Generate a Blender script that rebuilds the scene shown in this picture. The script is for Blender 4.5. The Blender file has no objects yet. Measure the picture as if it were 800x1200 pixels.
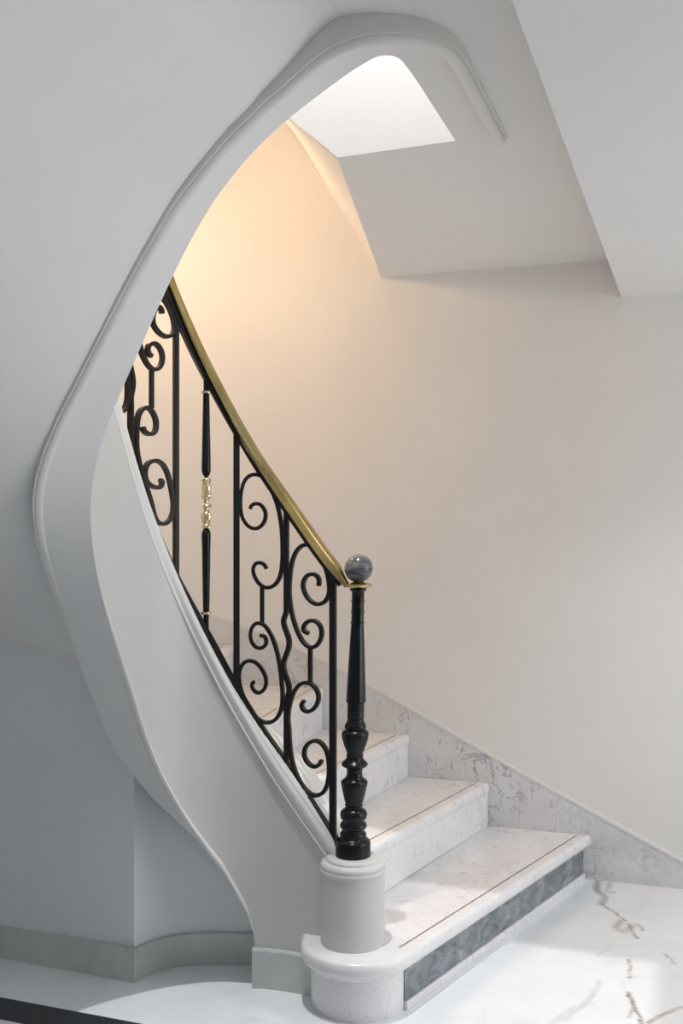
import bpy, bmesh, math, random
from mathutils import Vector, Matrix
random.seed(7)
D = bpy.data
SC = bpy.context.scene
COL = SC.collection

# ------------------------------------------------------------------ camera
CAM_H = 1.42
FPX = 1210.0
cam_d = D.cameras.new('camera'); cam = D.objects.new('camera', cam_d); COL.objects.link(cam)
cam.location = (0, 0, CAM_H); cam.rotation_euler = (math.pi/2, 0, 0)
cam_d.sensor_fit = 'VERTICAL'; cam_d.sensor_height = 36.0
cam_d.lens = 36.0*FPX/1200.0; cam_d.shift_y = 20.0/1200.0
cam_d.clip_start = 0.05
SC.camera = cam
SC.view_settings.view_transform = 'Standard'; SC.view_settings.look = 'None'
SC.view_settings.gamma = 1.0; SC.view_settings.use_curve_mapping = False
SC.view_settings.exposure = 0.0

# ------------------------------------------------------------------ stair geometry table
# arc length s, plan x, plan y, outward normal, string underside z, string top z, foot rail z, handrail z
TAB = [(0,0.03768,3.108,0.2851,0.9585,0,0.4023,0.3744,1.23),
(0.04233,-0.005621,3.121,0.332,0.9433,0,0.4606,0.4303,1.28),
(0.08466,-0.05197,3.14,0.3903,0.9207,0,0.52,0.4879,1.333),
(0.127,-0.1001,3.161,0.4001,0.9165,0,0.5812,0.5488,1.392),
(0.1693,-0.1489,3.182,0.3667,0.9304,0,0.6442,0.6137,1.457),
(0.2116,-0.1969,3.199,0.2796,0.9601,0,0.7091,0.6832,1.527),
(0.254,-0.243,3.209,0.1186,0.9929,0,0.7758,0.7568,1.602),
(0.2963,-0.286,3.21,-0.0486,0.9988,0.1886,0.8448,0.8341,1.68),
(0.3386,-0.3281,3.205,-0.1572,0.9876,0.2855,0.917,0.9148,1.761),
(0.381,-0.3695,3.196,-0.2591,0.9659,0.3564,0.9931,0.9999,1.844),
(0.4233,-0.4096,3.183,-0.3679,0.9299,0.4208,1.073,1.09,1.93),
(0.4656,-0.448,3.165,-0.4775,0.8786,0.481,1.157,1.186,2.021),
(0.5079,-0.4838,3.143,-0.5822,0.813,0.5428,1.244,1.286,2.116),
(0.5503,-0.5166,3.116,-0.6768,0.7361,0.6094,1.333,1.389,2.216),
(0.5926,-0.546,3.086,-0.7579,0.6524,0.6819,1.422,1.493,2.318),
(0.6349,-0.5718,3.052,-0.8227,0.5684,0.7633,1.511,1.596,2.421),
(0.6772,-0.594,3.016,-0.8698,0.4934,0.8561,1.602,1.696,2.522),
(0.7196,-0.6135,2.979,-0.8999,0.4361,0.9547,1.694,1.794,2.619),
(0.7619,-0.6309,2.94,-0.9191,0.394,1.048,1.786,1.887,2.712),
(0.8042,-0.6468,2.901,-0.9389,0.3442,1.135,1.875,1.976,2.801),
(0.8466,-0.6601,2.861,-0.9649,0.2625,1.221,1.962,2.063,2.888),
(0.8889,-0.669,2.819,-0.9914,0.1309,1.307,2.047,2.149,2.974),
(0.9312,-0.6711,2.777,-0.9984,-0.05672,1.393,2.131,2.232,3.058),
(0.9735,-0.6642,2.735,-0.9627,-0.2706,1.474,2.211,2.312,3.137),
(1.016,-0.6484,2.696,-0.8869,-0.4619,1.549,2.285,2.386,3.212),
(1.058,-0.6254,2.661,-0.7979,-0.6028,1.616,2.354,2.455,3.28),
(1.101,-0.5975,2.629,-0.7178,-0.6962,1.678,2.418,2.519,3.344),
(1.143,-0.5665,2.6,-0.651,-0.7591,1.738,2.48,2.581,3.406),
(1.185,-0.5333,2.574,-0.5936,-0.8048,1.799,2.542,2.644,3.469),
(1.228,-0.4985,2.55,-0.542,-0.8404,1.863,2.607,2.708,3.534),
(1.27,-0.4622,2.528,-0.4935,-0.8698,1.932,2.674,2.776,3.601),
(1.312,-0.4249,2.508,-0.4473,-0.8944,2.002,2.742,2.844,3.669),
(1.354,-0.3865,2.49,-0.4036,-0.9149,2.071,2.809,2.91,3.736),
(1.397,-0.3474,2.474,-0.3631,-0.9318,2.136,2.872,2.973,3.799),
(1.439,-0.3077,2.459,-0.3266,-0.9451,2.194,2.93,3.031,3.856),
(1.481,-0.2674,2.446,-0.2986,-0.9544,2.244,2.981,3.082,3.907),
(1.524,-0.2269,2.434,-0.2824,-0.9593,2.288,3.025,3.126,3.951),
(1.566,-0.1862,2.422,-0.2776,-0.9607,2.326,3.063,3.165,3.99),
(1.608,-0.1456,2.411,-0.2843,-0.9587,2.359,3.097,3.198,4.023),
(1.651,-0.1051,2.398,-0.3044,-0.9525,2.387,3.126,3.227,4.053),
(1.693,-0.06495,2.385,-0.3378,-0.9412,2.413,3.152,3.253,4.079),
(1.735,-0.02541,2.37,-0.3739,-0.9275,2.436,3.175,3.276,4.102),
(1.778,0.01355,2.353,-0.4001,-0.9165,2.457,3.195,3.296,4.122),
(1.82,0.05216,2.336,-0.3051,-0.9523,2.474,3.212,3.313,4.139),
(1.862,0.083,2.331,0.1686,-0.9857,2.487,3.225,3.326,4.152),
(1.905,0.117,2.347,0.6941,-0.7198,2.495,3.235,3.336,4.161),
(1.947,0.139,2.385,0.9149,-0.4036,2.502,3.242,3.343,4.168),
(1.989,0.1545,2.432,0.9471,-0.3209,2.507,3.247,3.348,4.173),
(2.032,0.1672,2.468,0.9437,-0.3309,2.51,3.25,3.351,4.176),
(2.074,0.18,2.505,0.9437,-0.3309,2.511,3.252,3.353,4.178),
(2.116,0.1927,2.541,0.9437,-0.3309,2.512,3.253,3.354,4.179),
(2.159,0.2054,2.577,0.9437,-0.3309,2.512,3.253,3.354,4.18),
(2.201,0.2182,2.614,0.9437,-0.3309,2.512,3.253,3.354,4.18),
(2.243,0.2309,2.65,0.9437,-0.3309,2.512,3.253,3.354,4.18),
(2.286,0.2436,2.686,0.9437,-0.3309,2.512,3.253,3.354,4.18),
(2.328,0.2563,2.722,0.9437,-0.3309,2.512,3.253,3.354,4.18),
(2.37,0.2691,2.759,0.9437,-0.3309,2.512,3.253,3.354,4.18),
(2.413,0.2818,2.795,0.9437,-0.3309,2.512,3.253,3.354,4.18),
(2.455,0.2945,2.831,0.9437,-0.3309,2.512,3.253,3.354,4.18),
(2.497,0.3073,2.868,0.9437,-0.3309,2.512,3.253,3.354,4.18),
(2.54,0.32,2.904,0.9437,-0.3309,2.512,3.253,3.354,4.18)]
NT = len(TAB)
def sm(t):
    t = min(1.0, max(0.0, t)); return t*t*(3-2*t)
def tabv(s, k):
    """Catmull-Rom interpolation of one column of the table"""
    ds = TAB[1][0]-TAB[0][0]
    u = min(max(s/ds, 0.0), NT-1.000001); i = int(u); t = u-i
    g = lambda j: TAB[min(max(j, 0), NT-1)][k]
    a, b, c, d = g(i-1), g(i), g(i+1), g(i+2)
    if i == 0: a = 2*b-c
    if i == NT-2: d = 2*c-b
    return 0.5*(2*b+(c-a)*t+(2*a-5*b+4*c-d)*t*t+(3*b-a-3*c+d)*t**3)
def P2(s): return Vector((tabv(s, 1), tabv(s, 2)))
def N2(s):
    e = 0.012
    d = P2(min(s+e, SMAX))-P2(max(s-e, 0)); d.normalize()
    return Vector((d.y, -d.x))
SMAX = TAB[-1][0]
AK = [(0, 0), (.2765, 0.0), (.2805, .145), (.302, .225), (.339, .292), (.381, .366)]
def lerp_list(L, s):
    if s <= L[0][0]: return L[0][1]
    for (a, va), (b, vb) in zip(L, L[1:]):
        if s <= b: return va+(vb-va)*(s-a)/(b-a)
    return L[-1][1]
def zA(s):
    if s < .381: return lerp_list(AK, s)
    return lerp_list([(.381, .366), (.423, tabv(.423, 5))], s) if s < .423 else tabv(s, 5)
def zT(s): return tabv(s, 6)
def roff(s): return 0.04*sm(s/0.22)
def RP(s):
    """plan point of the railing line"""
    p = P2(s); n = N2(s); return p+n*roff(s)
def rz(s, z):
    """railing height moved from the 4 cm offset line onto the blended line"""
    yo = (P2(s)+N2(s)*0.04).y; y1 = RP(s).y
    return CAM_H+(z-CAM_H)*y1/yo
def zF(s):
    t = sm((s-.36)/.16); return rz(s, tabv(s, 7))*(1-t)+zT(s)*t
def zR(s): return rz(s, tabv(s, 8))

# ------------------------------------------------------------------ mesh helpers
def obj(name, verts, faces, mat=None, parent=None, smooth=False, kind=None):
    me = D.meshes.new(name); me.from_pydata([tuple(v) for v in verts], [], faces)
    bm = bmesh.new(); bm.from_mesh(me); bmesh.ops.recalc_face_normals(bm, faces=bm.faces); bm.to_mesh(me); bm.free()
    if smooth:
        for p in me.polygons: p.use_smooth = True
        try: me.set_sharp_from_angle(angle=math.radians(smooth if smooth is not True else 35))
        except Exception: pass
    if mat: me.materials.append(mat)
    o = D.objects.new(name, me); COL.objects.link(o)
    if parent is not None:
        o.parent = parent
        if parent.type == 'EMPTY': o.matrix_parent_inverse = Matrix.Translation(-Vector(parent.location))
    if kind: o['kind'] = kind
    return o
def thing(name, label, cat, loc, group=None):
    o = D.objects.new(name, None); COL.objects.link(o); o.location = loc; o.empty_display_size = .1
    tag(o, label, cat, group); return o
def tag(o, label, cat, group=None):
    o['label'] = label; o['category'] = cat
    if group: o['group'] = group
    return o
class MB:
    def __init__(s): s.v = []; s.f = []
    def add(s, v, f):
        k = len(s.v); s.v += [tuple(q) for q in v]; s.f += [tuple(i+k for i in q) for q in f]
    def obj(s, *a, **k): return obj(a[0], s.v, s.f, *a[1:], **k)
def rings(R, closed=True, caps=True):
    """skin a list of equally long rings"""
    n = len(R[0]); v = [q for r in R for q in r]; f = []
    for i in range(len(R)-1):
        for j in range(n if closed else n-1):
            k = (j+1) % n
            f.append((i*n+j, i*n+k, (i+1)*n+k, (i+1)*n+j))
    if caps and closed:
        f.append(tuple(range(n-1, -1, -1))); f.append(tuple((len(R)-1)*n+j for j in range(n)))
    return v, f
def lathe(prof, cx, cy, n=40, axis=None):
    """prof: (radius, z) list; axis: (dx, dy) lean per metre from the first z"""
    R = []; z0 = prof[0][1]
    for r, z in prof:
        ox, oy = (0, 0) if axis is None else (axis[0]*(z-z0), axis[1]*(z-z0))
        R.append([(cx+ox+r*math.cos(2*math.pi*k/n), cy+oy+r*math.sin(2*math.pi*k/n), z) for k in range(n)])
    return rings(R)
def sweep(S, plan, zf, prof, vertical=True):
    """sweep a closed (offset, height) profile along the stair; plan(s) -> 2D point, zf(s) -> z"""
    R = []
    for s in S:
        p = plan(s); n = N2(s); z = zf(s)
        if vertical: b = Vector((0, 0, 1))
        else:
            e = .01; s0, s1 = max(0, s-e), min(SMAX, s+e)
            t = Vector((*(plan(s1)-plan(s0)), zf(s1)-zf(s0))).normalized()
            b = Vector((n.x, n.y, 0)).cross(t); b = b if b.z > 0 else -b
            b.normalize()
        pr = prof(s) if callable(prof) else prof
        R.append([Vector((p.x, p.y, z))+Vector((n.x, n.y, 0))*a+b*h for a, h in pr])
    return rings(R)
def prism(poly, z0, z1):
    n = len(poly)
    v = [(x, y, z0) for x, y in poly]+[(x, y, z1) for x, y in poly]
    f = [tuple(range(n-1, -1, -1)), tuple(range(n, 2*n))]+[(i, (i+1) % n, n+(i+1) % n, n+i) for i in range(n)]
    return v, f
def frange(a, b, n): return [a+(b-a)*i/(n-1) for i in range(n)]
def catmull(P, m=6, closed=False):
    out = []; n = len(P)
    for i in range(n-1):
        a = P[max(i-1, 0)]; b = P[i]; c = P[i+1]; d = P[min(i+2, n-1)]
        for k in range(m):
            t = k/m
            out.append(tuple(0.5*(2*b[q]+(c[q]-a[q])*t+(2*a[q]-5*b[q]+4*c[q]-d[q])*t*t+(3*b[q]-a[q]-3*c[q]+d[q])*t**3) for q in range(len(b))))
    out.append(tuple(P[-1])); return out
def bevel(o, w=.003, seg=2):
    m = o.modifiers.new('bevel', 'BEVEL'); m.width = w; m.segments = seg; m.limit_method = 'ANGLE'; m.angle_limit = math.radians(40)
    return o

# ------------------------------------------------------------------ materials
def mat(name, col, rough=.5, metal=0.0, spec=.5):
    m = D.materials.new(name); m.use_nodes = True
    b = m.node_tree.nodes['Principled BSDF']
    b.inputs['Base Color'].default_value = (*col, 1); b.inputs['Roughness'].default_value = rough
    b.inputs['Metallic'].default_value = metal; b.inputs['Specular IOR Level'].default_value = spec
    return m
def nodes(m): return m.node_tree.nodes, m.node_tree.links, m.node_tree.nodes['Principled BSDF']
def noise(m, scale, detail=4, rough=.55, dist=0.0, stretch=None):
    N, L, b = nodes(m)
    tc = N.new('ShaderNodeTexCoord'); src = tc.outputs['Object']
    if stretch:
        mp = N.new('ShaderNodeMapping'); mp.inputs['Scale'].default_value = stretch[0]; mp.inputs['Rotation'].default_value = stretch[1]
        L.new(src, mp.inputs['Vector']); src = mp.outputs['Vector']
    t = N.new('ShaderNodeTexNoise'); t.inputs['Scale'].default_value = scale; t.inputs['Detail'].default_value = detail
    t.inputs['Roughness'].default_value = rough; t.inputs['Distortion'].default_value = dist
    L.new(src, t.inputs['Vector']); return t.outputs['Fac']
def ramp(m, fac, stops):
    N, L, b = nodes(m); r = N.new('ShaderNodeValToRGB'); e = r.color_ramp.elements
    while len(e) < len(stops): e.new(.5)
    for k, (p, c) in enumerate(stops):
        e[k].position = p; e[k].color = (*c, 1) if len(c) == 3 else c
    L.new(fac, r.inputs['Fac']); return r.outputs['Color']
def mix(m, fac, a, b2, mode='MIX'):
    N, L, b = nodes(m); x = N.new('ShaderNodeMix'); x.data_type = 'RGBA'; x.blend_type = mode
    for k, v in ((0, fac), (6, a), (7, b2)):
        if isinstance(v, (int, float)): x.inputs[k].default_value = v
        elif isinstance(v, tuple): x.inputs[k].default_value = (*v, 1)
        else: L.new(v, x.inputs[k])
    return x.outputs[2]
def bump(m, fac, strength=.1, dist=.01):
    N, L, b = nodes(m); u = N.new('ShaderNodeBump'); u.inputs['Strength'].default_value = strength; u.inputs['Distance'].default_value = dist
    L.new(fac, u.inputs['Height']); L.new(u.outputs['Normal'], b.inputs['Normal'])
def setcol(m, c):
    N, L, b = nodes(m); L.new(c, b.inputs['Base Color'])
def plaster(name, col, rough, amt=.05):
    m = mat(name, col, rough, spec=.4)
    f = noise(m, 2.2, 5, .6)
    setcol(m, ramp(m, f, [(.3, tuple(c*(1-amt) for c in col)), (.7, tuple(min(1, c*(1+amt*.6)) for c in col))]))
    bump(m, noise(m, 60, 3), .03, .002)
    return m
def vein_fac(m, scale, width, dist=1.2, stretch=None):
    """thin ridges where a distorted noise crosses its middle value"""
    N, L, b = nodes(m); f = noise(m, scale, 6, .6, dist, stretch)
    return ramp(m, f, [(.5-width, (0, 0, 0)), (.5, (1, 1, 1)), (.5+width, (0, 0, 0))])
def carrara(name, base, veincol, rough=.25, mott=.25, vs=5, vstr=.55, speck=True):
    m = mat(name, base, rough, spec=.5)
    cloud = ramp(m, noise(m, 3.2, 6, .62, .8), [(.35, (0, 0, 0)), (.72, (1, 1, 1))])
    c = mix(m, cloud, base, tuple(x*(1-mott) for x in base))
    mask = ramp(m, noise(m, 2.4, 3, .5), [(.46, (0, 0, 0)), (.62, (vstr, vstr, vstr))])
    v = vein_fac(m, vs, .03, 1.5)
    vm = mix(m, 1.0, v, mask, 'MULTIPLY')
    c = mix(m, vm, c, veincol)
    if speck:
        sp = ramp(m, noise(m, 30, 5, .72, 1.6, ((1, 1, .5), (0, .5, .4))), [(.56, (0, 0, 0)), (.66, (.75, .75, .75))])
        sp = mix(m, 1.0, sp, ramp(m, noise(m, 2.9, 2), [(.40, (.22, .22, .22)), (.60, (1, 1, 1))]), 'MULTIPLY')
        c = mix(m, sp, c, veincol)
    setcol(m, c); return m
M_WALL = plaster('wall plaster', (.79, .775, .76), .62, .03)
M_CEIL = plaster('ceiling plaster', (.78, .78, .775), .7, .02)
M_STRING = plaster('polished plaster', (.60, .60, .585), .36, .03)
M_MOULD = plaster('moulding plaster', (.75, .745, .725), .45, .02)
M_UNDER = plaster('understair plaster', (.77, .80, .81), .6, .03)
M_MARBLE = carrara('white veined marble', (.83, .82, .83), (.33, .33, .36), .22, .10, 5, .30)
M_SKIRT = carrara('grey mottled marble', (.74, .74, .75), (.27, .27, .29), .3, .18, 6, .8)
M_GREENM = carrara('pale grey green marble', (.60, .64, .61), (.42, .45, .44), .35, .22, 5, .3, False)
M_BLUE = carrara('blue grey marble', (.27, .295, .31), (.13, .115, .11), .28, .6, 6, .6, True)
_f = noise(M_BLUE, 11, 7, .68, .9, ((1, 1, 1.6), (0, .4, .3)))
setcol(M_BLUE, mix(M_BLUE, ramp(M_BLUE, noise(M_BLUE, 5, 4, .6, .5), [(.55, (0, 0, 0)), (.72, (.55, .55, .55))]), ramp(M_BLUE, _f, [(.30, (.07, .08, .09)), (.5, (.19, .215, .235)), (.70, (.36, .39, .41))]), (.20, .14, .125)))
M_BALL = mat('banded grey stone', (.3, .32, .36), .18)
_f = noise(M_BALL, 9, 6, .65, 1.2, ((1, 1, 4.5), (.25, .1, 0)))
setcol(M_BALL, ramp(M_BALL, _f, [(.3, (.035, .038, .048)), (.45, (.10, .106, .12)), (.56, (.17, .165, .16)), (.72, (.30, .315, .335))]))
M_IRON = mat('black wrought iron', (.012, .011, .011), .42, .0, .25)
bump(M_IRON, noise(M_IRON, 120, 3), .12, .002)
M_BLACK = mat('black gloss paint', (.007, .007, .008), .24, 0, .3)
M_BRASS = mat('polished brass', (.62, .47, .20), .26, 1.0)
_f = noise(M_BRASS, 30, 4, .6, .5, ((1, 1, .2), (0, 0, 0)))
setcol(M_BRASS, ramp(M_BRASS, _f, [(.3, (.50, .37, .14)), (.7, (.70, .55, .26))]))
M_GILT = mat('gilded metal', (.80, .68, .42), .24, 1.0)
M_LINE = mat('brass inlay line', (.28, .19, .12), .4, .3)
M_DARK = carrara('black stone border', (.018, .02, .025), (.30, .28, .26), .3, .5, 9, .35, False)

# ------------------------------------------------------------------ floor with its veins
def gp(x, y):                       # floor point seen in the photograph -> plan
    d = FPX*CAM_H/(y-620.0); return ((x-400.0)/FPX*d, d)
def dense(a, b, lo, hi, fine, coarse):
    out = []; x = a
    while x < b-1e-6:
        out.append(x); x += fine if lo <= x < hi else (min(coarse, lo-x) if x < lo and lo-x > 1e-6 else coarse)
    out.append(b); return out
XW0, XW1, YW0, YW1 = -3.0, 3.6, -3.5, 5.0
xs = dense(XW0, XW1, .25, 1.45, .007, .3); ys = dense(YW0, YW1, 2.85, 4.2, .007, .3)
STROKES = [  # (points in the photograph, half width in metres, strength)
    ([(702, 1030), (699, 1043), (707, 1051), (704, 1060)], .016, .75), ([(716, 1033), (711, 1045), (718, 1046)], .012, .5),
    ([(704, 1058), (722, 1071), (735, 1082), (742, 1093), (748, 1100)], .0065, 1.0), ([(733, 1082), (747, 1083), (752, 1090)], .008, .7),
    ([(728, 1079), (722, 1088), (730, 1092), (740, 1086)], .016, .55), ([(736, 1124), (738, 1133), (737, 1146)], .006, .8),
    ([(735, 1163), (741, 1176), (748, 1190), (752, 1203)], .008, 1.0), ([(741, 1180), (736, 1192)], .006, .6), ([(703, 1150), (694, 1166), (680, 1180), (662, 1196)], .010, .35),
    ([(779, 1118), (786, 1124), (790, 1130)], .006, .7), ([(757, 1199), (778, 1188), (800, 1180)], .009, .7), ([(700, 1120), (712, 1112), (716, 1106)], .006, .25),
    ([(640, 1206), (668, 1184), (690, 1176)], .012, .25)]
SEG = []
for pts, w, st in STROKES:
    q = catmull([gp(*p) for p in pts], 5)
    rr = random.Random(int(w*1e5)+len(pts))
    q = [(x+rr.uniform(-.004, .004), y+rr.uniform(-.004, .004)) for x, y in q]
    for a, b in zip(q, q[1:]): SEG.append((a, b, w, st))
def vein_at(x, y):
    best = 0.0
    for (ax, ay), (bx, by), w, st in SEG:
        if abs(x-ax) > .1 or abs(y-ay) > .1: continue
        dx, dy = bx-ax, by-ay; t = ((x-ax)*dx+(y-ay)*dy)/(dx*dx+dy*dy+1e-9); t = min(1, max(0, t))
        d = math.hypot(x-ax-dx*t, y-ay-dy*t)
        v = st*max(0, 1-d/(w*1.35))**.8; best = max(best, v)
    return best
fv = [(x, y, 0) for y in ys for x in xs]; nx_ = len(xs)
ff = [(j*nx_+i, j*nx_+i+1, (j+1)*nx_+i+1, (j+1)*nx_+i) for j in range(len(ys)-1) for i in range(nx_-1)]
M_FLOOR = carrara('white floor marble', (.85, .875, .89), (.60, .63, .67), .16, .09, 1.6, .4, False)
N_, L_, b_ = nodes(M_FLOOR)
at = N_.new('ShaderNodeAttribute'); at.attribute_name = 'vein'
vm_ = mix(M_FLOOR, 1.0, at.outputs['Color'], ramp(M_FLOOR, noise(M_FLOOR, 26, 6, .7, 1.0), [(.34, (.25, .25, .25)), (.56, (1, 1, 1))]), 'MULTIPLY')
old = b_.inputs['Base Color'].links[0].from_socket
setcol(M_FLOOR, mix(M_FLOOR, vm_, old, (.22, .14, .09)))
floor = obj('floor', fv, ff, M_FLOOR, kind='structure')
ca = floor.data.color_attributes.new('vein', 'FLOAT_COLOR', 'POINT')
vals = []
for x, y, z in fv:
    v = vein_at(x, y) if (.2 < x < 1.5 and 2.8 < y < 4.25) else 0.0
    vals += [v, v, v, 1.0]
ca.data.foreach_set('color', vals)
sd, st_ = prism([(XW0, YW0), (XW1, YW0), (XW1, YW1), (XW0, YW1)], -.12, -.002)
obj('floor_slab', sd, st_, M_DARK, kind='structure')
# dark stone border strip inlaid in the floor
a0 = Vector(gp(160, 1199)); a1 = Vector(gp(0, 1169)); dr = (a0-a1).normalized(); nr = Vector((-dr.y, dr.x)); nr = nr if nr.y > 0 else -nr
q0 = a1-dr*1.4; q1 = a0+dr*.85
v, f = prism([tuple(q0), tuple(q1), tuple(q1-nr*.115), tuple(q0-nr*.115)], -.0015, .0012)
obj('floor_border', v, f, M_DARK, kind='structure')

# ------------------------------------------------------------------ back wall that bends round behind the stair
def wall_y(x): return 4.21-.333*(x-.99)
WPTS = [(3.6, wall_y(3.6)), (1.128, wall_y(1.128)), (.5, wall_y(.5)), (.17, wall_y(.17)), (-.2, wall_y(-.2))]
WCUR = catmull([(.17, wall_y(.17)), (-.2, wall_y(-.2)), (-.52, 4.655), (-.86, 4.60), (-1.2, 4.43), (-1.5, 4.17), (-1.75, 3.78), (-1.9, 3.33), (-1.95, 2.8), (-1.93, 2.4)], 6)[6:]
WPATH = WPTS[:-1]+WCUR
def offset_path(P, d):
    out = []
    for i, p in enumerate(P):
        a = Vector(P[max(i-1, 0)]); b = Vector(P[min(i+1, len(P)-1)]); t = (b-a).normalized(); n = Vector((t.y, -t.x))
        out.append(tuple(Vector(p)+n*d))
    return out
def strip_wall(name, P, z0, z1, th, m, side=1, **k):
    """thick wall along a plan path; z0, z1 numbers or per-point lists"""
    Q = offset_path(P, th*side); R = []
    for i, (p, q) in enumerate(zip(P, Q)):
        a = z0[i] if isinstance(z0, list) else z0; b = z1[i] if isinstance(z1, list) else z1
        R.append([(*p, a), (*p, b), (*q, b), (*q, a)])
    v, f = rings(R); return obj(name, v, f, m, smooth=30, **k)
strip_wall('wall_back', WPATH, 0, 4.7, .15, M_WALL, 1, kind='structure')
# sloping marble skirting on that wall with its white top bead
SKX = [(3.6, .10), (1.37, .10), (.711, .431), (.242, .683), (-.045, .829), (-.229, .905), (-.467, .995), (-.68, 1.07), (-1.0, 1.24), (-1.3, 1.38)]
SP = []
for i, p in enumerate(WPATH):
    if p[0] < -1.3: break
    SP.append(p)
FINE = []
for a, b in zip(SP, SP[1:]):
    m = max(1, int((Vector(a)-Vector(b)).length/.03))
    for k in range(m): FINE.append((a[0]+(b[0]-a[0])*k/m, a[1]+(b[1]-a[1])*k/m))
FINE.append(SP[-1])
def skz(x):
    for (a, va), (b, vb) in zip(SKX, SKX[1:]):
        if x >= b: return va+(vb-va)*(x-a)/(b-a)
    return SKX[-1][1]
KN = sorted(FINE+[(1.37, wall_y(1.37)), (1.375, wall_y(1.375))], key=lambda p: -p[0])
strip_wall('baseboard_back', KN, 0, [skz(p[0])-.008 for p in KN], .018, M_SKIRT, -1, kind='structure')
strip_wall('trim_1', KN, [skz(p[0])-.008 for p in KN], [skz(p[0])+.004 for p in KN], .021, M_MOULD, -1, kind='structure')

# ------------------------------------------------------------------ walls of the hall in front
def box(x0, y0, z0, x1, y1, z1): return prism([(x0, y0), (x1, y0), (x1, y1), (x0, y1)], z0, z1)
mb = MB(); mb.add(*box(XW0-.15, YW0, 0, XW0, YW1, 4.7)); mb.obj('wall_left', M_UNDER, kind='structure')
mb = MB()
mb.add(*box(XW1, YW0, 0, XW1+.15, .6, 4.7)); mb.add(*box(XW1, 3.05, 0, XW1+.15, 3.7, 4.7))
mb.add(*box(XW1, .6, 2.25, XW1+.15, 3.05, 4.7)); mb.add(*box(XW1, .6, 0, XW1+.15, 3.05, .35)); mb.obj('wall_right', M_WALL, kind='structure')
mb = MB()
mb.add(*box(XW0, YW0-.15, 0, -2.2, YW0, 4.7)); mb.add(*box(2.6, YW0-.15, 0, XW1, YW0, 4.7)); mb.add(*box(-2.2, YW0-.15, 2.3, 2.6, YW0, 4.7)); mb.obj('wall_front', M_WALL, kind='structure')

# ------------------------------------------------------------------ stair string (the sweeping plaster band round the well)
TH = .135
def dens():
    S = frange(0, .27, 14)+[.2764, .2766, .2795, .282, .288, .295]+frange(.302, 1.78, 100)+frange(1.785, 1.99, 34)+frange(2.0, SMAX, 20)
    return S
SS = dens()
string = thing('stair_string', 'sweeping white plaster stair string curling up from the newel plinth and overhead', 'stair string', (P2(.15).x, P2(.15).y, 0))
R = []
for s in SS:
    p = P2(s); n = N2(s); q = p+n*(.147-.012*sm((s-.76)/.06)); a = zA(s); t = zT(s)-.03
    R.append([(p.x, p.y, a), (p.x, p.y, t), (q.x, q.y, t), (q.x, q.y, a)])
v, f = rings(R); o = obj('string_face', v, f, M_STRING, string, smooth=40); o.data.materials.append(M_CEIL)
for k in range(len(SS)-1): o.data.polygons[k*4+3].material_index = 1
CAPP = [(.01, -.088), (-.008, -.088), (-.015, -.084), (-.017, -.078), (-.014, -.072), (-.007, -.069), (-.006, -.064), (-.012, -.058), (-.020, -.048), (-.024, -.036), (-.023, -.024), (-.017, -.016), (-.012, -.013), (-.010, -.004), (-.004, 0), (.15, 0), (.168, -.012), (.172, -.03), (.165, -.05), (.152, -.06), (.140, -.075)]
def capp(s):
    k = 1-.85*sm((s-.40)/.17); return [((a*k*.62 if a < .009 else a), h) for a, h in CAPP]
v, f = sweep(frange(0.03, SMAX, 150), P2, zT, capp); obj('string_capping', v, f, M_MOULD, string, smooth=40)
def beadp(s):
    k = 1-sm((s-.52)/.44); k *= sm((s-.278)/.03)*.75+.25; o = .019*(1-k)
    return [(.02, .004), (.008+o, .004), (.005+o, -.003*k+.003*(1-k)), (-.006+o, -.004*k+.003*(1-k)), (-.013+o, .001), (-.0165+o, .009), (-.0155+o, .017), (-.010+o, .023), (-.004+o, .025), (.001+o, .026), (.02, .026)]
v, f = sweep(frange(.2815, 1.0, 80), P2, zA, beadp); obj('string_bead', v, f, M_MOULD, string, smooth=50)
def rimp(s):
    k = sm((s-.72)/.8)*.97+.03; u = .012+.075*sm((s-1.55)/.26)
    return [(.148-(.148-a)*(.5+.5*k), h) for a, h in RIMP(k, u)]
def RIMP(k, u):
    return [(.116, .012), (.116, .001), (.112, -.001*k), (.1075, -.006*k), (.1065, -.012*k), (.108, -.018*k), (.1125, -.0255*k), (.119, -.030*k), (.125, -.032*k), (.131, -.030*k), (.1365, -.025*k), (.140, -.018*k), (.1415, -.0125*k), (.143, -.012*k), (.144, -.016*k), (.1465, -.016*k), (.148, -.011*k), (.148, u), (.130, u)]
rs = [s for s in SS if s >= .735]
v, f = sweep(rs, P2, zA, rimp); obj('rim_moulding', v, f, M_MOULD, string, smooth=40)
v, f = sweep(frange(.075, .2875, 16), P2, lambda s: 0.0, [(.01, .0), (-.020, .0), (-.020, .114), (-.017, .119), (.01, .119)])
obj('string_skirting', v, f, M_GREENM, string)

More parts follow.
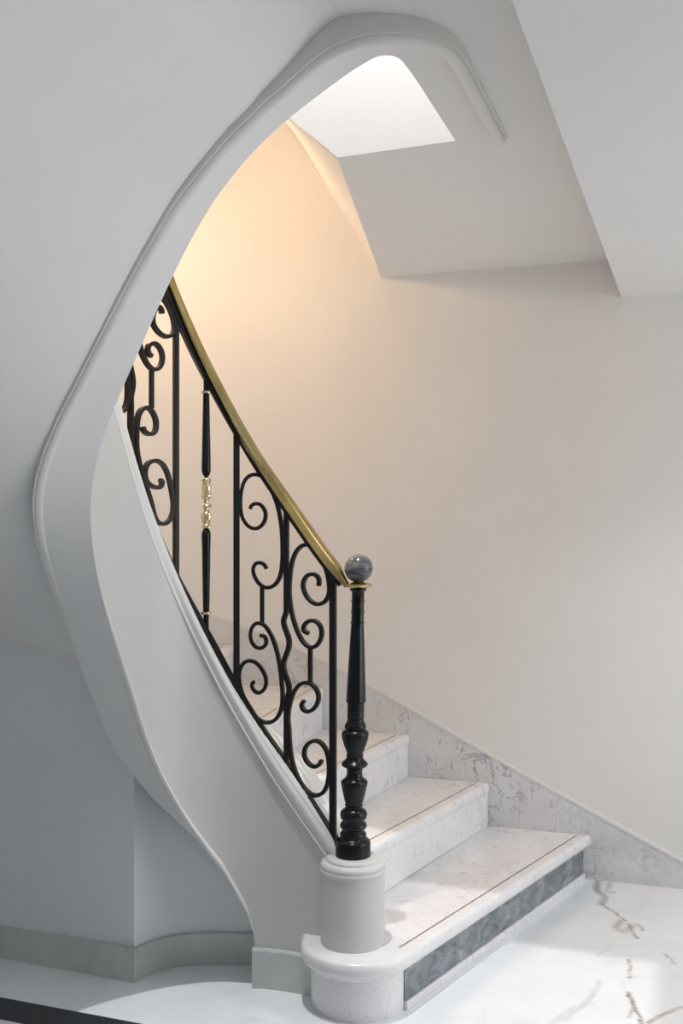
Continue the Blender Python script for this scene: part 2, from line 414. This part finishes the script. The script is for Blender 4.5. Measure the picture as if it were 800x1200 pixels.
# ------------------------------------------------------------------ soffit of the upper flight and ceilings
OUT = [(.50, (-.69, 3.268, .70)), (.56, (-.718, 3.279, .756)), (.60, (-.77, 3.298, .86)), (.64, (-.823, 3.318, .954)), (.69, (-1.136, 3.436, 1.05)), (.74, (-1.6, 3.61, 1.13)), (.80, (-2.0, 3.62, 1.19)), (.86, (-2.1, 3.2, 1.27)), (.93, (-2.1, 2.8, 1.40)),
       (1.02, (-1.95, 2.2, 1.56)), (1.11, (-1.6, 1.65, 1.70)), (1.21, (-1.2, 1.35, 1.84)), (1.35, (-.85, 1.15, 2.08)), (1.5, (-.65, 1.05, 2.29)), (1.65, (-.55, 1.0, 2.43)), (1.815, (-.5, 1.0, 2.512))]
OC = catmull([(s, *p) for s, p in OUT], 6)
R = []
for s, ox, oy, oz in OC:
    p = P2(s)+N2(s)*.135
    g = .17*(1-sm((s-.60)/.5))
    zi = zA(s)+g+.002
    if s > 1.58: zi = zA(s)+.002+(2.512-zA(1.815)-.002)*min(1, (s-1.58)/.235)**1.15
    row = []
    for k in range(13):
        t = k/12; row.append((p.x+(ox-p.x)*t, p.y+(oy-p.y)*t, zi+(oz-zi)*t))
    R.append(row+[(x, y, z+.035) for x, y, z in reversed(row)])
v, f = rings(R); obj('ceiling_soffit', v, f, M_CEIL, smooth=40, kind='structure')
ZC = 2.512; ZB = 2.356
P1 = (.172, wall_y(.172)); PW2 = (-.0125, 3.035)
AE = P2(SMAX); BE = AE+N2(SMAX)*.15
bl0 = Vector((1.128, wall_y(1.128))); bdir = Vector((.3537, 1.0))
bl = lambda y: (bl0.x-(bl0.y-y)*.3537, y)
curve_in = [tuple(P2(s)+N2(s)*.140) for s in frange(1.815, SMAX, 40)]
poly = [(-.5, 1.0)]+curve_in+[tuple(AE), PW2, P1, (1.128, wall_y(1.128)+.02), bl(4.165), bl(.4), bl(-1.0), (XW0, -1.0), (XW0, 4.0), (-2.15, 3.8), (-2.1, 3.2), (-2.1, 2.8), (-1.95, 2.2), (-1.6, 1.65), (-1.2, 1.35), (-.85, 1.15), (-.65, 1.05)]
v, f = prism(poly, ZC, 2.80); c = obj('ceiling', v, f, M_CEIL, kind='structure')
poly = [bl(4.17), (XW1, wall_y(XW1)), (XW1, YW0), (XW0, YW0), (XW0, -1.0), bl(-1.0)]
v, f = prism(poly, ZB, 2.80); obj('ceiling_lower', v, f, M_CEIL, kind='structure')
# fascia closing the outside of the upper flight
FO = [(x, y) for s, x, y, z in OC if s > .85]; FZ = [z for s, x, y, z in OC if s > .85]
strip_wall('trim_2', FO, FZ, ZC+.1, .04, M_CEIL, 1, kind='structure')
# landing edge across the far end of the well
v, f = prism([tuple(AE), PW2, (PW2[0]+.035, PW2[1]+.12), (AE.x+.04, AE.y+.12)], 2.80, 3.25); obj('trim_3', v, f, M_CEIL, kind='structure')

# next flight above: its string and its soffit along the wall
A3 = catmull([(-.0125, 3.035, 2.512), (-.083, 3.057, 2.58), (-.153, 3.078, 2.644), (-.25, 3.10, 2.76), (-.35, 3.10, 2.92), (-.45, 3.06, 3.12), (-.54, 2.99, 3.34), (-.6, 2.85, 3.6)], 4)
W3 = catmull([(.172, wall_y(.172), 2.512), (-.04, wall_y(-.04), 2.88), (-.248, wall_y(-.248)-.01, 3.23), (-.5, 4.65, 3.42), (-.86, 4.6, 3.6), (-1.2, 4.43, 3.75), (-1.6, 4.0, 3.9), (-1.9, 3.3, 4.05)], 4)
R = []
for a, w in zip(A3, W3):
    row = [tuple(a[q]+(w[q]-a[q])*(.012+.988*k/10) for q in range(3)) for k in range(11)]
    R.append(row+[(x, y, z+.12) for x, y, z in reversed(row)])
v, f = rings(R); obj('ceiling_upper_soffit', v, f, M_WALL, smooth=40, kind='structure')
R = []
for i, a in enumerate(A3):
    p = Vector(A3[max(i-1, 0)][:2]); q = Vector(A3[min(i+1, len(A3)-1)][:2]); t = (q-p).normalized(); n = Vector((t.y, -t.x))
    o = Vector(a[:2])+n*.12
    R.append([(a[0], a[1], a[2]), (a[0], a[1], a[2]+.75), (o.x, o.y, a[2]+.75), (o.x, o.y, a[2])])
v, f = rings(R); s3 = obj('trim_4', v, f, M_CEIL, smooth=40, kind='structure')
v, f = box(XW0-.15, YW0-.15, 4.7, XW1+.15, YW1, 4.8); obj('ceiling_upper', v, f, M_CEIL, kind='structure')

# ------------------------------------------------------------------ walls under the stair
ux = -.653; uy = 3.254
wl = [(ux, uy, .686+.03), (-.718, 3.279, .756+.025), (-.823, 3.318, .954+.025), (-1.136, 3.436, 1.05+.025), (-1.6, 3.61, 1.13+.025), (-2.0, 3.76, 1.2), (-3.0, 4.137, 1.3)]
strip_wall('wall_understair', [p[:2] for p in reversed(wl)], 0, [p[2] for p in reversed(wl)], .08, M_UNDER, -1, kind='structure')
NP = catmull([(ux, uy, .74), (-.605, 3.315, .80), (-.53, 3.362, .80), (-.42, 3.378, .62), (-.30, 3.375, .47), (-.2, 3.372, .33)], 6)
strip_wall('wall_niche', [p[:2] for p in NP], 0, [p[2] for p in NP], .05, M_UNDER, -1, kind='structure')
strip_wall('baseboard_niche', [p[:2] for p in NP], 0, .102, .016, M_GREENM, 1, kind='structure')
strip_wall('baseboard_understair', [(-3.0, 4.137), (-2.0, 3.76), (-1.136, 3.436), (-.9, 3.347), (ux+.012, uy-.01)], 0, .102, .016, M_GREENM, 1, kind='structure')

# ------------------------------------------------------------------ marble steps
RISE = .18
NOSE = {1: ((.185, 2.913), (.98, 4.17)), 2: ((-.02, 3.238), (.625, 4.33)), 3: ((-.236, 3.30), (.31, 4.47)), 4: ((-.386, 3.285), (-.075, 4.567)), 5: ((-.505, 3.20), (-.485, 4.655)), 6: ((-.60, 3.13), (-1.02, 4.53)), 7: ((-.665, 3.03), (-1.5, 4.17))}
def on_wall(a, b):
    """push the far end of a nosing to just short of the wall"""
    return b
def unit(a, b): return (Vector(b)-Vector(a)).normalized()
def back_off(k, d):
    """nosing line moved d metres back into the flight"""
    a, b = map(Vector, NOSE[k]); t = (b-a).normalized(); n = Vector((-t.y, t.x)); return a+n*d, b+n*d
ORD = ['lowest', 'second', 'third', 'fourth', 'fifth', 'sixth']
STEP_LABEL = {1: 'lowest marble step with rounded end and blue grey riser panel', 2: 'second marble step up, its riser rising behind the newel plinth', 3: 'third marble step up, its wall end level with the lower newel turnings',
              4: 'fourth marble step up, seen between the two scroll panels nearest the newel', 5: 'fifth marble step up, a warm lit sliver behind the gilded baluster', 6: 'sixth marble step up, curving away behind the stair string'}
def wall_hit(a, b):
    """intersection of line a-b with the back wall path"""
    a = Vector(a); d = Vector(b)-a
    for p, q in zip(WPATH, WPATH[1:]):
        p = Vector(p); e = Vector(q)-p; den = d.x*e.y-d.y*e.x
        if abs(den) < 1e-9: continue
        t = ((p.x-a.x)*e.y-(p.y-a.y)*e.x)/den; u = ((p.x-a.x)*d.y-(p.y-a.y)*d.x)/den
        if -1e-6 <= u <= 1+1e-6 and t > 0: return a+d*t
    return Vector(b)
def to_wall(a, b, gap=.02):
    h = wall_hit(a, b); t = (h-Vector(a)).normalized(); return h-t*gap
def wall_between(h0, h1, gap=.02):
    """wall points between two hits (h0 right, h1 left)"""
    P = offset_path(WPATH, -gap); out = [Vector(p) for p in P if h1.x+.01 < p[0] < h0.x-.01]
    return out
CEN = Vector((.05, 3.107)); RB = .142
def bull(r, extra=0.0):
    """rounded end outline from the riser tangent point round the front to the left side"""
    u = Vector((.571, .821)); n = Vector((u.y, -u.x)); a0 = math.atan2(n.y, n.x); pts = []
    for k in range(25):
        a = a0-(math.radians(180)+a0)*k/24
        pts.append(CEN+Vector((math.cos(a), math.sin(a)))*r)
    return pts
u1 = Vector((.571, .821)); n1 = Vector((u1.y, -u1.x))
for k in range(1, 7):
    zt = RISE*k; zb = zt-RISE if k > 1 else 0.0
    a, b = map(Vector, NOSE[k])
    na, nb = map(Vector, NOSE[k+1]); tn = (nb-na).normalized(); bk = Vector((-tn.y, tn.x))
    th = thing('marble_step', STEP_LABEL[k], 'step', ((a.x+b.x)/2, (a.y+b.y)/2, zb), None)
    if k == 1:
        R0 = CEN+n1*RB                                    # riser tangent point
        def outline(r, gap):
            p0 = CEN+n1*r; pr = to_wall(p0, p0+u1, gap); arc = bull(r)
            h1 = to_wall(na+bk*.06, nb+bk*.06, gap)
            return [pr]+[p0+(pr-p0)*i/10 for i in range(9, 0, -1)]+arc+[Vector((arc[-1].x, 3.17)), Vector((-.03, 3.22)), na+bk*.06, h1]
        body = outline(RB, .02)
        v, f = prism([tuple(p) for p in body], 0.0, zt-.04); obj('riser', v, f, M_MARBLE, th, smooth=35)
        # tread slab with a rounded nosing: stacked outlines
        lay = [(.012, -.046), (.022, -.045), (.0285, -.040), (.031, -.030), (.031, -.016), (.028, -.006), (.022, -.001), (.016, 0)]
        v, f = rings([[(*p, zt+dz) for p in outline(RB+d, .02)] for d, dz in lay]); obj('tread', v, f, M_MARBLE, th, smooth=45)
        v, f = rings([[(*p, z) for p in outline(RB+d, .02)] for d, z in ((.003, zt-.062), (.008, zt-.058), (.010, zt-.046))]); obj('nosing_moulding', v, f, M_MARBLE, th, smooth=45)
        p0 = R0+u1*.03; p1 = to_wall(R0, R0+u1, .022)
        v, f = prism([tuple(p0), tuple(p1), tuple(p1+n1*.004), tuple(p0+n1*.004)], .026, zt-.050); o = obj('riser_panel', v, f, M_BLUE, th); o['label'] = 'blue grey stone riser panel'
        v, f = prism([tuple(p0), tuple(p1), tuple(p1+n1*.012), tuple(p0+n1*.012)], 0, .024); bevel(obj('base_strip', v, f, M_MARBLE, th), .003)
        l0 = CEN+n1*(RB-.012)+u1*.03; l1 = to_wall(CEN+n1*(RB-.012), CEN+n1*(RB-.012)+u1, .05)
        v, f = prism([tuple(l0), tuple(l1), tuple(l1-n1*.005), tuple(l0-n1*.005)], zt-.002, zt+.0006); o = obj('brass_line', v, f, M_LINE, th); o['label'] = 'thin brass line inlaid along the tread'
    else:
        t = (b-a).normalized(); nn = Vector((t.y, -t.x))   # towards the lower step
        def sec(d, gap=.02):
            p = a+nn*d; q = to_wall(p, p+t, gap); return p, q
        h1a = na+bk*.05; h1 = to_wall(na+bk*.05, nb+bk*.05)
        def outl(d):
            p, q = sec(d); return [p, q]+wall_between(q, h1)+[h1, h1a]
        zlow = zt-RISE-(.06 if k > 2 else 0.0)
        zlow = zt-RISE
        p, q = sec(-.0035); p2, q2 = sec(-.032)
        v, f = prism([tuple(p), tuple(q), tuple(q2), tuple(p2)], zlow+.001, zt-.036); obj('riser', v, f, M_MARBLE, th)
        lay = [(-.004, -.042), (-.001, -.040), (.001, -.036), (.0015, -.028), (.0015, -.014), (-.002, -.005), (-.007, -.001), (-.012, 0)]
        v, f = rings([[(*p, zt+dz) for p in outl(d)] for d, dz in lay]); obj('tread', v, f, M_MARBLE, th, smooth=45)
        p, q = sec(-.042, .05); p2, q2 = sec(-.047, .05)
        v, f = prism([tuple(p), tuple(q), tuple(q2), tuple(p2)], zt-.002, zt+.0006); o = obj('brass_line', v, f, M_LINE, th); o['label'] = 'thin brass line inlaid along the tread'

# ------------------------------------------------------------------ newel plinth and newel post
NX, NY = .034, 3.11
pl = thing('newel_plinth', 'round white plaster plinth under the black newel post', 'plinth', (NX, NY, .18))
v, f = lathe([(.097, .1802), (.097, .392)], NX, NY, 64); obj('plinth_drum', v, f, M_STRING, pl, smooth=40)
prof = [(.05, .389), (.0975, .389), (.0995, .393), (.1005, .398), (.0995, .403), (.0975, .406), (.0985, .411), (.097, .417), (.093, .422), (.087, .425), (.081, .4255), (.0805, .429), (.078, .434), (.072, .437), (.05, .438)]
v, f = lathe(prof, NX, NY, 64); obj('plinth_cap', v, f, M_STRING, pl, smooth=40)

nw = thing('newel_post', 'turned black newel post with a grey stone ball on a brass collar', 'newel post', (NX, NY, .438))
AX = (.020, 0.0)
KP = .00257
def nz(c): return CAM_H-((640+c/3.0)-620)*KP
NPROF = [(61, 1097), (62, 1090), (62, 1060), (61, 1040), (59.5, 1034), (56, 1030.5), (48, 1028), (45, 1024), (46.5, 1016), (46, 1009), (42, 1003), (39, 999), (41, 992), (47, 986), (47.5, 979), (44, 972), (39, 966), (40, 961), (45, 956), (47.5, 946), (47, 936), (43, 928), (36, 923), (30, 919), (30, 913), (33, 909), (30, 905), (33, 896), (38, 875), (43, 852), (46.5, 838), (47.5, 830), (45, 823), (38, 818), (31, 812), (27.5, 804), (27, 793), (28, 785), (31, 779), (40, 775), (46, 769), (46.5, 763), (41, 757), (34, 751), (30, 745), (29, 739), (31, 734), (28, 729), (33, 716), (40, 698), (46, 676), (48, 662), (47, 654), (42, 648), (35, 644), (37, 640), (38.5, 633), (37, 626), (34, 622), (30, 615), (28.5, 607)]
for r in range(6):
    y = 604-r*9; NPROF += [(29, y), (30.5, y-2.5), (30.5, y-5), (29, y-7.5)]
NPROF += [(29.5, 550), (35, 548), (35.5, 545)]
z0 = nz(1097)
v, f = lathe([(r*KP/3.0, nz(c)) for r, c in NPROF], NX, NY, 40, AX)
obj('turned_shaft', v, f, M_BLACK, nw, smooth=45)
# fluted taper
R = []
for c, r in [(545, 35), (520, 34), (450, 31), (380, 28), (310, 24.5), (275, 22.5)]:
    z = nz(c); R.append([(NX+AX[0]*(z-z0)+r*KP/3*(1-.035*(k % 2))*math.cos(2*math.pi*k/32), NY+r*KP/3*(1-.035*(k % 2))*math.sin(2*math.pi*k/32), z) for k in range(32)])
v, f = rings(R); obj('fluted_taper', v, f, M_BLACK, nw, smooth=30)
def lean(prof): 
    zz = prof[0][1]; return lathe(prof, NX+AX[0]*(zz-z0), NY, 40, AX)
tp = [(22.5, 276), (22.5, 272), (25.5, 270), (25.5, 267), (22, 265), (22, 233), (25, 231), (25, 228), (22, 226), (22, 195), (25, 193), (25, 190), (22, 188), (22, 162), (25, 158), (30, 154), (30, 150), (26, 147)]
v, f = lean([(r*KP/3, nz(c)) for r, c in tp]); obj('ringed_neck', v, f, M_BLACK, nw, smooth=45)
bp = [(20, 148), (38, 146), (46, 142), (49, 138), (48, 134), (42, 131), (30, 129), (22, 127), (16, 125)]
v, f = lean([(r*KP/3, nz(c)) for r, c in bp]); o = obj('brass_collar', v, f, M_BRASS, nw, smooth=45); o['label'] = 'round brass collar under the ball'
rb = 16.6*KP; zc = nz(126)+rb*.96
v, f = lean([(max(.0006, rb*math.sin(math.pi*k/24)), zc-rb*math.cos(math.pi*k/24)) for k in range(25)])
o = obj('ball_finial', v, f, M_BALL, nw, smooth=80); o['label'] = 'polished grey stone ball'

# ------------------------------------------------------------------ iron railing with brass handrail
def pxs(x):
    """arc length at which the railing line passes image column x (first flight)"""
    lo, hi = 0.0, .80
    g = lambda s: 400+FPX*RP(s).x/RP(s).y
    for _ in range(50):
        m = (lo+hi)/2
        if g(m) > x: lo = m
        else: hi = m
    return (lo+hi)/2
def zpx(s, y): return CAM_H-(y-620.0)/FPX*RP(s).y
def pan(x, y):
    s = pxs(x); z = zpx(s, y); return s, (z-zF(s))/(zR(s)-zF(s))
rail = thing('stair_railing', 'black wrought iron scroll railing with a polished brass handrail', 'railing', (RP(.02).x, RP(.02).y, .42))
RS = frange(.0, SMAX, 130)
def rsw(S, prof, off=0.0, ff=zF): return sweep(S, RP, lambda s: ff(s)+off, prof, False)
def roundrect(w, h, r, n=4, dz=0.0):
    out = []
    for cx, cy, a in ((w-r, h-r, 0), (-w+r, h-r, 90), (-w+r, -h+r, 180), (w-r, -h+r, 270)):
        for k in range(n+1):
            t = math.radians(a+90*k/n); out.append((cx+r*math.cos(t), cy+r*math.sin(t)+dz))
    return out
HR = frange(.03, SMAX, 140)
hp0 = [(-.010, -.014), (-.020, -.011), (-.0225, -.005), (-.020, .002), (-.0215, .007), (-.019, .013), (-.012, .0175), (0, .019), (.012, .0175), (.019, .013), (.0215, .007), (.020, .002), (.0225, -.005), (.020, -.011), (.010, -.014)]
def hp(s):
    k = .55+.45*sm((s-.015)/.05); return [(a*k, h*k-(1-k)*.012) for a, h in hp0]
HR = frange(.016, .1, 16)+frange(.11, SMAX, 130)
v, f = rsw(HR, hp, 0, zR); o = obj('handrail', v, f, M_BRASS, rail, smooth=50); o['label'] = 'polished brass handrail'
v, f = rsw(HR[2:], [(-.012, -.025), (.012, -.025), (.012, -.015), (-.012, -.015)], 0, zR); obj('top_rail', v, f, M_IRON, rail)
v, f = rsw(RS, [(-.014, .0), (.014, .0), (.014, .019), (-.014, .019)], 0, zF); obj('bottom_rail', v, f, M_IRON, rail)
def rp3(s, z): p = RP(s); return Vector((p.x, p.y, z))
def square_bar(name, s, za, zb, w, d=None):
    p = RP(s); n = N2(s); t = Vector((-n.y, n.x)); d = d or w
    q = [p+t*w/2+n*d/2, p-t*w/2+n*d/2, p-t*w/2-n*d/2, p+t*w/2-n*d/2]
    v, f = prism([tuple(x) for x in q], za, zb); return bevel(obj(name, v, f, M_IRON, rail), .002, 2)
def ribbon(name, pts, tk=.0058, wd=.0085, taper=True):
    """flat iron strap bent along (s, z) points on the railing line"""
    C = [rp3(s, z) for s, z in pts]; R = []
    for i, c in enumerate(C):
        n = N2(pts[i][0]); n3 = Vector((n.x, n.y, 0)); t = (C[min(i+1, len(C)-1)]-C[max(i-1, 0)]).normalized()
        b = n3.cross(t); b.normalize()
        h = tk
        R.append([c+n3*wd+b*h, c-n3*wd+b*h, c-n3*wd-b*h, c+n3*wd-b*h])
    v, f = rings(R); return bevel(obj(name, v, f, M_IRON, rail, smooth=50), .0015, 1)
def bolt(s, z):
    p = RP(s); n = N2(s); v, f = lathe([(.002, -.004), (.0065, -.003), (.0065, .003), (.002, .004)], 0, 0, 8)
    return v, f
def c1(L): return [(220+x/3.332, 500+y/3.332) for x, y in L]
def c2(L): return [(260+x/5.0, 680+y/5.0) for x, y in L]
def c3(L): return [(300+x/6.317, 820+y/6.317) for x, y in L]
SC1 = c1([(243, 322), (249, 308), (264, 301), (282, 304), (298, 322), (304, 345), (297, 374), (276, 395), (250, 396), (226, 378), (210, 345), (205, 305), (208, 258), (219, 217), (238, 194), (262, 187), (287, 194), (308, 214), (330, 255), (348, 300), (359, 345), (367, 400), (370, 460), (370, 520), (363, 575), (347, 610), (322, 627), (298, 626), (276, 610), (260, 583), (255, 557), (263, 537), (280, 531), (297, 538), (308, 555)])
SC2 = c1([(280, 816), (296, 817), (306, 832), (303, 852), (287, 864), (266, 860), (250, 841), (244, 815), (249, 788), (263, 770), (283, 768), (303, 780), (322, 808), (338, 845), (351, 890), (361, 945), (367, 1000), (370, 1050), (367, 1095), (353, 1130), (332, 1150), (306, 1155), (280, 1145), (255, 1118), (232, 1080), (213, 1040), (202, 995), (201, 960), (212, 930), (232, 915), (257, 917), (280, 935), (299, 965), (306, 995), (300, 1022), (283, 1037), (266, 1036), (252, 1020), (251, 1003), (262, 995)])
SC3 = c1([(510, 622), (513, 602), (506, 585), (490, 576), (470, 580), (456, 595), (450, 618), (455, 643), (468, 668), (490, 688), (514, 693), (536, 682), (550, 658), (553, 625), (546, 578), (532, 536), (515, 500), (494, 474), (470, 462), (447, 465), (425, 486), (410, 520), (402, 560), (397, 610), (397, 660), (404, 715), (416, 765), (432, 808), (452, 842), (476, 861), (498, 858), (515, 838), (523, 810), (519, 783), (504, 763), (484, 757), (465, 764), (453, 780), (454, 797), (472, 808)])
SC4 = c2([(483, 705), (470, 722), (469, 742), (480, 760), (500, 769), (522, 764), (545, 745), (561, 715), (566, 680), (557, 648), (540, 622), (516, 605), (488, 600), (462, 608), (440, 628), (420, 660), (404, 705), (393, 755), (388, 820), (386, 890)])[:-1]+c3([(244, 210), (248, 300), (260, 410), (280, 500), (308, 575), (345, 640), (385, 685), (425, 705), (462, 705), (500, 682), (525, 635), (538, 570), (541, 500), (534, 425), (515, 365), (487, 325), (452, 305), (415, 308), (380, 332), (360, 370), (358, 415), (375, 455), (405, 485), (438, 494), (468, 480), (485, 445)])
SA0, SA1, SA2, SB, SA3, SA4 = pxs(390), pxs(335.5), pxs(277), pxs(241.5), pxs(206), pxs(153)
def rel(L, sr, sl):
    out = []
    for x, y in L:
        s, w = pan(x, y); out.append(((s-sr)/(sl-sr), w))
    return catmull(out, 4)
PAN_R = [rel(SC3, SA0, SA1), rel(SC4, SA0, SA1)]
PAN_L = [rel(SC1, SA1, SA2), rel(SC2, SA1, SA2)]
def c8(L): return [(140+x/8.0, 330+y/8.0) for x, y in L]
def c5(L): return [(140+x/5.0, 460+y/5.0) for x, y in L]
SC5 = c8([(395, 300), (392, 262), (365, 238), (333, 265), (312, 315), (310, 375), (330, 430), (370, 480), (415, 510), (455, 515), (490, 495), (510, 450), (508, 390), (490, 310), (455, 230), (410, 165), (350, 145), (290, 175), (240, 240), (205, 330), (185, 430), (180, 520), (187, 590), (202, 650), (222, 705), (250, 760), (285, 805), (320, 825), (355, 818), (385, 785), (400, 730), (395, 670), (370, 615), (335, 584), (300, 582), (272, 602), (263, 640), (275, 680), (300, 700)])
SC6 = c5([(135, 200), (141, 222), (160, 240), (183, 244), (203, 232), (213, 205), (212, 165), (198, 125), (175, 96), (150, 89), (125, 105), (108, 140), (100, 200), (97, 280), (100, 340), (110, 400), (128, 470), (150, 540), (170, 600), (187, 660), (200, 715), (215, 750), (237, 768), (263, 768), (290, 750), (308, 715), (315, 670), (310, 610), (297, 540), (280, 475), (258, 430), (230, 405), (200, 400), (170, 412), (152, 440), (147, 480), (155, 515), (175, 540), (205, 555), (232, 556), (246, 540), (246, 520), (235, 512)])
PAN_U = [rel(SC5, SA3, SA4), rel(SC6, SA3, SA4)]
def link(xa, ya, xb, yb, sr, sl):
    s, w0 = pan(xa, ya); s2, w1 = pan(xb, yb); return ((s-sr)/(sl-sr), w0, w1)
LK_R = link(363.5, 759, 363.5, 800, SA0, SA1); LK_U = link(177.5, 433, 177, 477, SA3, SA4); LK_L = link(307, 688, 307, 731, SA1, SA2)
def z_of(s, w): return zF(s)+(zR(s)-zF(s))*w
def panel(kind, sr, sl):
    for L in {'R': PAN_R, 'L': PAN_L, 'U': PAN_U}[kind]:
        ribbon('scroll', [(sr+(sl-sr)*a, z_of(sr+(sl-sr)*a, w)) for a, w in L])
    a, w0, w1 = {'R': LK_R, 'L': LK_L, 'U': LK_U}[kind]
    s = sr+(sl-sr)*a; square_bar('link_bar', s, z_of(s, w0), z_of(s, w1), .0135, .013)
def upright(s, w=.0195): square_bar('upright_bar', s, zF(s)+.004, zR(s)-.012, w, .018)
def wavy(s, wf=None):
    L = [(0, .975), (0, .80), (0, .62)]+[(.0075*math.sin(math.pi*(.60-w)/.085)*sm((.60-w)/.05)*sm((w-.225)/.06), w) for w in frange(.60, .225, 50)]+[(0, .2), (0, .02)]
    ribbon('wavy_bar', [(s+a, z_of(s, w)) for a, w in L], .0072, .009)
def turned(s, group=None):
    p = RP(s); za, zb = zF(s)+.01, zR(s)-.012; H = zb-za
    bl_ = Z = lambda w: za+H*w
    t = lambda prof: lathe([(r, Z(w)) for r, w in prof], p.x, p.y, 20)
    v, f = t([(.0085, 0), (.0085, .075), (.010, .085), (.0115, .18), (.0135, .33), (.0145, .372), (.0145, .385), (.011, .398), (.006, .403), (.006, .60), (.011, .606), (.0145, .622), (.0145, .64), (.0135, .70), (.0115, .82), (.010, .905), (.0085, .925), (.0085, 1.0)])
    b = obj('turned_baluster', v, f, M_BLACK, rail, smooth=45)
    cr = [(.006, .402), (.014, .404), (.0155, .410), (.0135, .416), (.010, .420), (.0125, .428), (.0165, .444), (.0165, .452), (.0145, .458), (.015, .461), (.011, .466), (.008, .474), (.0095, .481), (.0165, .485), (.0185, .489), (.0165, .493), (.0095, .498), (.0085, .508), (.012, .516), (.0165, .522), (.0165, .530), (.0135, .536), (.0145, .556), (.013, .572), (.0115, .578), (.0155, .583), (.0155, .589), (.012, .594), (.006, .597)]
    R = []
    for r, w in cr:
        R.append([(p.x+r*(1-.10*(k % 2)*(r > .012))*math.cos(2*math.pi*k/24), p.y+r*(1-.10*(k % 2)*(r > .012))*math.sin(2*math.pi*k/24), Z(w)) for k in range(24)])
    v, f = rings(R); o = obj('gilded_knop', v, f, M_GILT, b, smooth=40); o['label'] = 'gilded ornamental knop at mid height'
    for w in (.083, .918):
        v, f = t([(.009, w-.004), (.0155, w-.004), (.0165, w), (.0155, w+.004), (.009, w+.004)]); o = obj('brass_ring', v, f, M_GILT, b, smooth=45)
upright(SA0); panel('R', SA0, SA1); wavy(SA1); panel('L', SA1, SA2); upright(SA2); turned(SB); upright(SA3, .016)
panel('U', SA3, SA4); wavy(SA4); W = SA4-SA3; panel('L', SA4, SA4+W); upright(SA4+W, .016)
s = SA4+W
for rep in range(1):
    turned(s+.08); upright(s+.16, .016); panel('R', s+.16, s+.16+W); wavy(s+.16+W); panel('L', s+.16+W, s+.16+2*W); upright(s+.16+2*W, .016); s = s+.16+2*W

# ------------------------------------------------------------------ light
def area(name, loc, rot, sx, sy, power, col):
    l = D.lights.new(name, 'AREA'); l.shape = 'RECTANGLE'; l.size = sx; l.size_y = sy; l.energy = power; l.color = col
    o = D.objects.new(name, l); COL.objects.link(o); o.location = loc; o.rotation_euler = rot; return o
def spot(name, loc, target, power, col, ang, blend=.4, r=.04):
    l = D.lights.new(name, 'SPOT'); l.energy = power; l.color = col; l.spot_size = math.radians(ang); l.spot_blend = blend; l.shadow_soft_size = r
    o = D.objects.new(name, l); COL.objects.link(o); o.location = loc
    o.rotation_euler = (Vector(target)-Vector(loc)).to_track_quat('-Z', 'Y').to_euler(); return o
def point(name, loc, power, col, r=.08):
    l = D.lights.new(name, 'POINT'); l.energy = power; l.color = col; l.shadow_soft_size = r
    o = D.objects.new(name, l); COL.objects.link(o); o.location = loc; return o
w = D.worlds.new('world'); SC.world = w; w.use_nodes = True
w.node_tree.nodes['Background'].inputs['Color'].default_value = (.75, .86, 1.0, 1); w.node_tree.nodes['Background'].inputs['Strength'].default_value = .05
area('right fill', (XW1-.03, 1.8, 1.3), (0, math.radians(90), 0), 1.8, 2.4, 50, (.98, .985, 1.0))  # added fill light on the right, placed so the string shades the lower left
area('front fill', (0, YW0+.03, 1.85), (math.radians(84), 0, 0), 3.0, .8, 10, (.70, .84, 1.0))  # made-up fill behind the camera, set high to lift the understair wall
area('well fill', (-.15, 2.6, 4.6), (0, 0, 0), .5, .5, 8, (1.0, .95, .92))  # extra fill added above the well to whiten the landing edge
spot('well lamp', (-.22, 2.55, 4.4), (.1, 3.0, 0), 285, (.99, .985, 1.0), 50, .3, .025)
point('stair lamp', (-.92, 3.85, 2.72), 23, (1.0, .69, .42), .10)
spot('downlight', (1.3, 2.75, 2.34), (1.4, 3.2, 0), 50, (.94, .97, 1.0), 110, .9, .06)
SC.cycles.use_denoising = True
SC.cycles.max_bounces = 10; SC.cycles.diffuse_bounces = 6
SC.cycles.sample_clamp_indirect = 6.0
